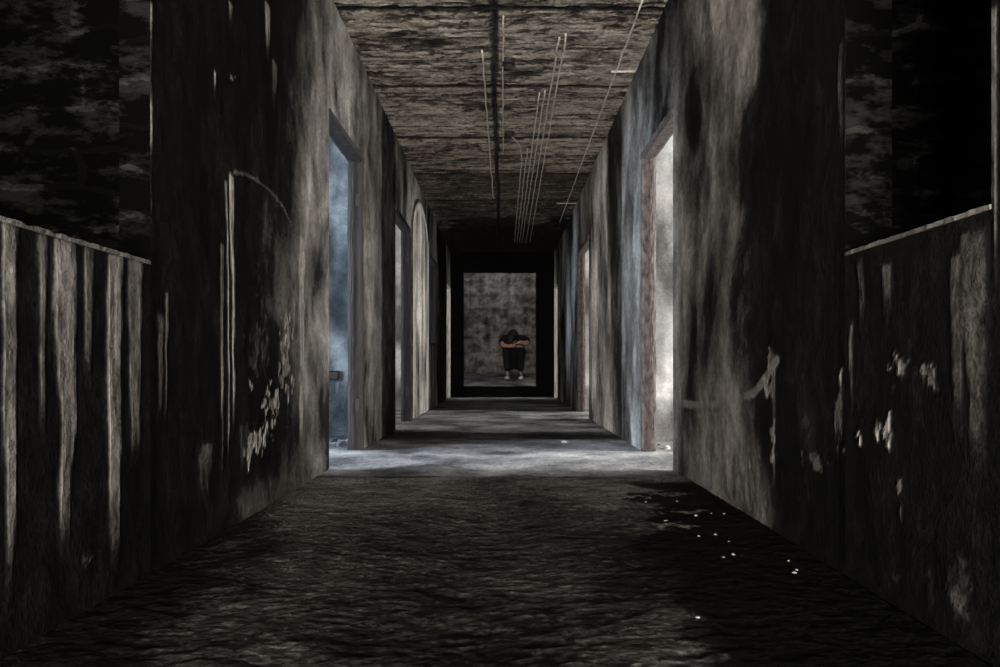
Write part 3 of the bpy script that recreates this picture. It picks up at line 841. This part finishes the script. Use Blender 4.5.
def build_person(loc, rz):
    root = thing(empty('person', loc), 'person in black clothes sitting hunched on the floor, head buried in folded arms', 'person')
    root.rotation_euler = (0, 0, rz)
    def put(name, me, mat, parent=root):
        me.materials.clear(); me.materials.append(mat)
        o = D.objects.new(name, me); COL.objects.link(o); o.parent = parent
        return o
    # one continuous body
    ch = [[(J['pelvis'], (0.145, 0.105)), (J['belly'], (0.130, 0.095)), (J['chest'], (0.150, 0.105)), (J['upper'], (0.120, 0.085)), (J['neck'], (0.060, 0.060)), (J['skull'], (0.065, 0.070))]]
    for s in (-1, 1):
        ch.append(limb([HIP(s), KNEE(s)], [0.085, 0.056], 5))
        ch.append(limb([KNEE(s), KNEE(s).lerp(ANK(s), 0.35), ANK(s)], [0.054, 0.055, 0.034], 3))
        ch.append([(ANK(s) + V3((0, 0.02, -0.02)), 0.034), (ANK(s).lerp(BALL(s), 0.5), (0.036, 0.03)), (BALL(s), (0.042, 0.022)), (BALL(s) + V3((0, -0.06, -0.008)), (0.034, 0.016))])
    for pts, s in ((ARM_R, 1), (ARM_L, -1)):
        ch.append(limb([J['upper'] + V3((s * 0.06, 0, 0))] + pts[:3], [0.07, 0.058, 0.046, 0.040], 3))
        ch.append(limb(pts[2:], [0.040, 0.038, 0.024], 3))
    ch += hand_chains(ARM_R[4], V3((-1, -0.05, -0.35)), V3((0, -0.9, 0.4)), 1)
    ch += hand_chains(ARM_L[4], V3((1, -0.02, 0.10)), V3((0, -0.6, 0.8)), -1)
    tilt = Matrix.Rotation(math.radians(62), 3, 'X')          # face turned down into the arms
    hc = V3((-0.02, -0.325, 0.775))
    def head(bm):
        ellipsoid(bm, hc, (0.077, 0.098, 0.112), tilt)
        ellipsoid(bm, hc + tilt @ V3((0, -0.045, -0.06)), (0.055, 0.055, 0.062), tilt)        # jaw
        ellipsoid(bm, hc + tilt @ V3((0, -0.105, -0.022)), (0.015, 0.022, 0.026), tilt, 12)   # nose
        ellipsoid(bm, hc + tilt @ V3((0, -0.092, -0.068)), (0.026, 0.012, 0.011), tilt, 12)   # lips
        for s in (-1, 1):
            ellipsoid(bm, hc + tilt @ V3((s * 0.030, -0.084, 0.004)), (0.015, 0.011, 0.010), tilt, 12)   # closed eyelid
            ellipsoid(bm, hc + tilt @ V3((s * 0.078, 0.008, -0.012)), (0.010, 0.022, 0.033), tilt, 12)   # ear
    body = put('body', skin_mesh('body', ch, 2, head, 0.007), SKIN)
    # hair: cap with uneven tufts
    def cap(bm):
        ellipsoid(bm, hc + tilt @ V3((0, 0.014, 0.018)), (0.108, 0.114, 0.112), tilt)
        ellipsoid(bm, hc + V3((-0.055, -0.105, -0.055)), (0.075, 0.045, 0.105), Matrix.Rotation(0.25, 3, 'Y'))
        rr = random.Random(4)
        for i in range(80):
            th = rr.uniform(0, 2 * math.pi); ph = rr.uniform(0.0, 1.9)
            d = V3((math.sin(ph) * math.cos(th), math.sin(ph) * math.sin(th), math.cos(ph)))
            if d.y < -0.55: continue
            c = hc + tilt @ V3((d.x * 0.098, 0.014 + d.y * 0.104, 0.018 + d.z * 0.110))
            ellipsoid(bm, c, (0.016, 0.034, rr.uniform(0.024, 0.048)), tilt @ Matrix.Rotation(rr.uniform(-0.8, 0.8), 3, 'Y') @ Matrix.Rotation(rr.uniform(-0.9, 0.9), 3, 'X'), 8)
    put('hair', skin_mesh('hair', [], 1, cap, 0.006), HAIR)
    # short sleeved shirt
    ch = [[(J['pelvis'] + V3((0, 0.015, 0.0)), (0.160, 0.118)), (J['belly'], (0.148, 0.112)), (J['chest'], (0.172, 0.122)), (J['upper'] + V3((0, 0.012, 0)), (0.140, 0.098)), (J['upper'].lerp(J['neck'], 0.75), (0.072, 0.070))]]
    for pts, s in ((ARM_R, 1), (ARM_L, -1)):
        ch.append(limb([J['upper'] + V3((s * 0.06, 0, 0))] + pts[:2] + [pts[1].lerp(pts[2], 0.45)], [0.092, 0.084, 0.070, 0.066], 3))
    put('shirt', skin_mesh('shirt', ch, 2, None, 0.010), SHIRT)
    # trousers
    ch = [[(J['pelvis'] + V3((0, 0.02, -0.01)), (0.158, 0.112)), (J['pelvis'] + V3((0, 0.01, 0.07)), (0.152, 0.110))]]
    for s in (-1, 1):
        ch.append(limb([HIP(s), KNEE(s), KNEE(s).lerp(ANK(s), 0.4), ANK(s) + V3((0, 0, 0.02))], [0.105, 0.084, 0.078, 0.060], 4))
    put('trousers', skin_mesh('trousers', ch, 2, None, 0.010), DENIM)
    # shoes: canvas upper, pale sole, pale toe cap, laces
    for s in (-1, 1):
        a, b = ANK(s), BALL(s)
        ch = [[(a + V3((0, 0.005, 0.02)), (0.045, 0.052)), (a + V3((0, 0.0, -0.035)), (0.046, 0.056)), (a.lerp(b, 0.55) + V3((0, 0, -0.005)), (0.046, 0.040)), (b + V3((0, 0, 0.0)), (0.049, 0.030)), (b + V3((0, -0.055, -0.008)), (0.040, 0.024))]]
        shoe = put('shoe', skin_mesh('shoe', ch, 2, None, 0.007), CANVAS)
        heel = a + V3((0, 0.055, -0.085)); toe = b + V3((0, -0.095, -0.034))
        M = Mesh(); n = 22; v = []
        for z in (0.0, 0.028):
            for i in range(n):
                t = 2 * math.pi * i / n
                u = 0.5 - 0.5 * math.cos(t)
                c = heel.lerp(toe, u)
                wdt = (0.036 + 0.016 * sstep(0.3, 0.75, u)) * math.sqrt(max(1 - (2 * u - 1) ** 4, 0))
                v.append((c.x + (1 if math.sin(t) >= 0 else -1) * wdt, c.y, c.z + z))
        f = [tuple(range(n))[::-1], tuple(range(n, 2 * n))] + [(i, (i + 1) % n, n + (i + 1) % n, n + i) for i in range(n)]
        M.add(v, f); so = M.build('sole', RUBBER, shoe); recalc(so)
        def toecap(bm): ellipsoid(bm, b + V3((0, -0.048, -0.002)), (0.042, 0.036, 0.026), None, 14)
        put('toe_cap', skin_mesh('toe_cap', [], 1, toecap), RUBBER, shoe)
        M = Mesh()
        for k in range(4):
            c = a.lerp(b, 0.42 + 0.14 * k) + V3((0, -0.012, 0.034 - 0.002 * k))
            tube(M, [c + V3((-0.028, 0.004, -0.010)), c + V3((-0.01, 0, 0.004)), c + V3((0.01, 0, 0.004)), c + V3((0.028, 0.004, -0.010))], 0.004, 6)
        lo = M.build('laces', RUBBER, shoe); recalc(lo)
    return root
build_person((0.225, 15.36, 0.425), 0.0)
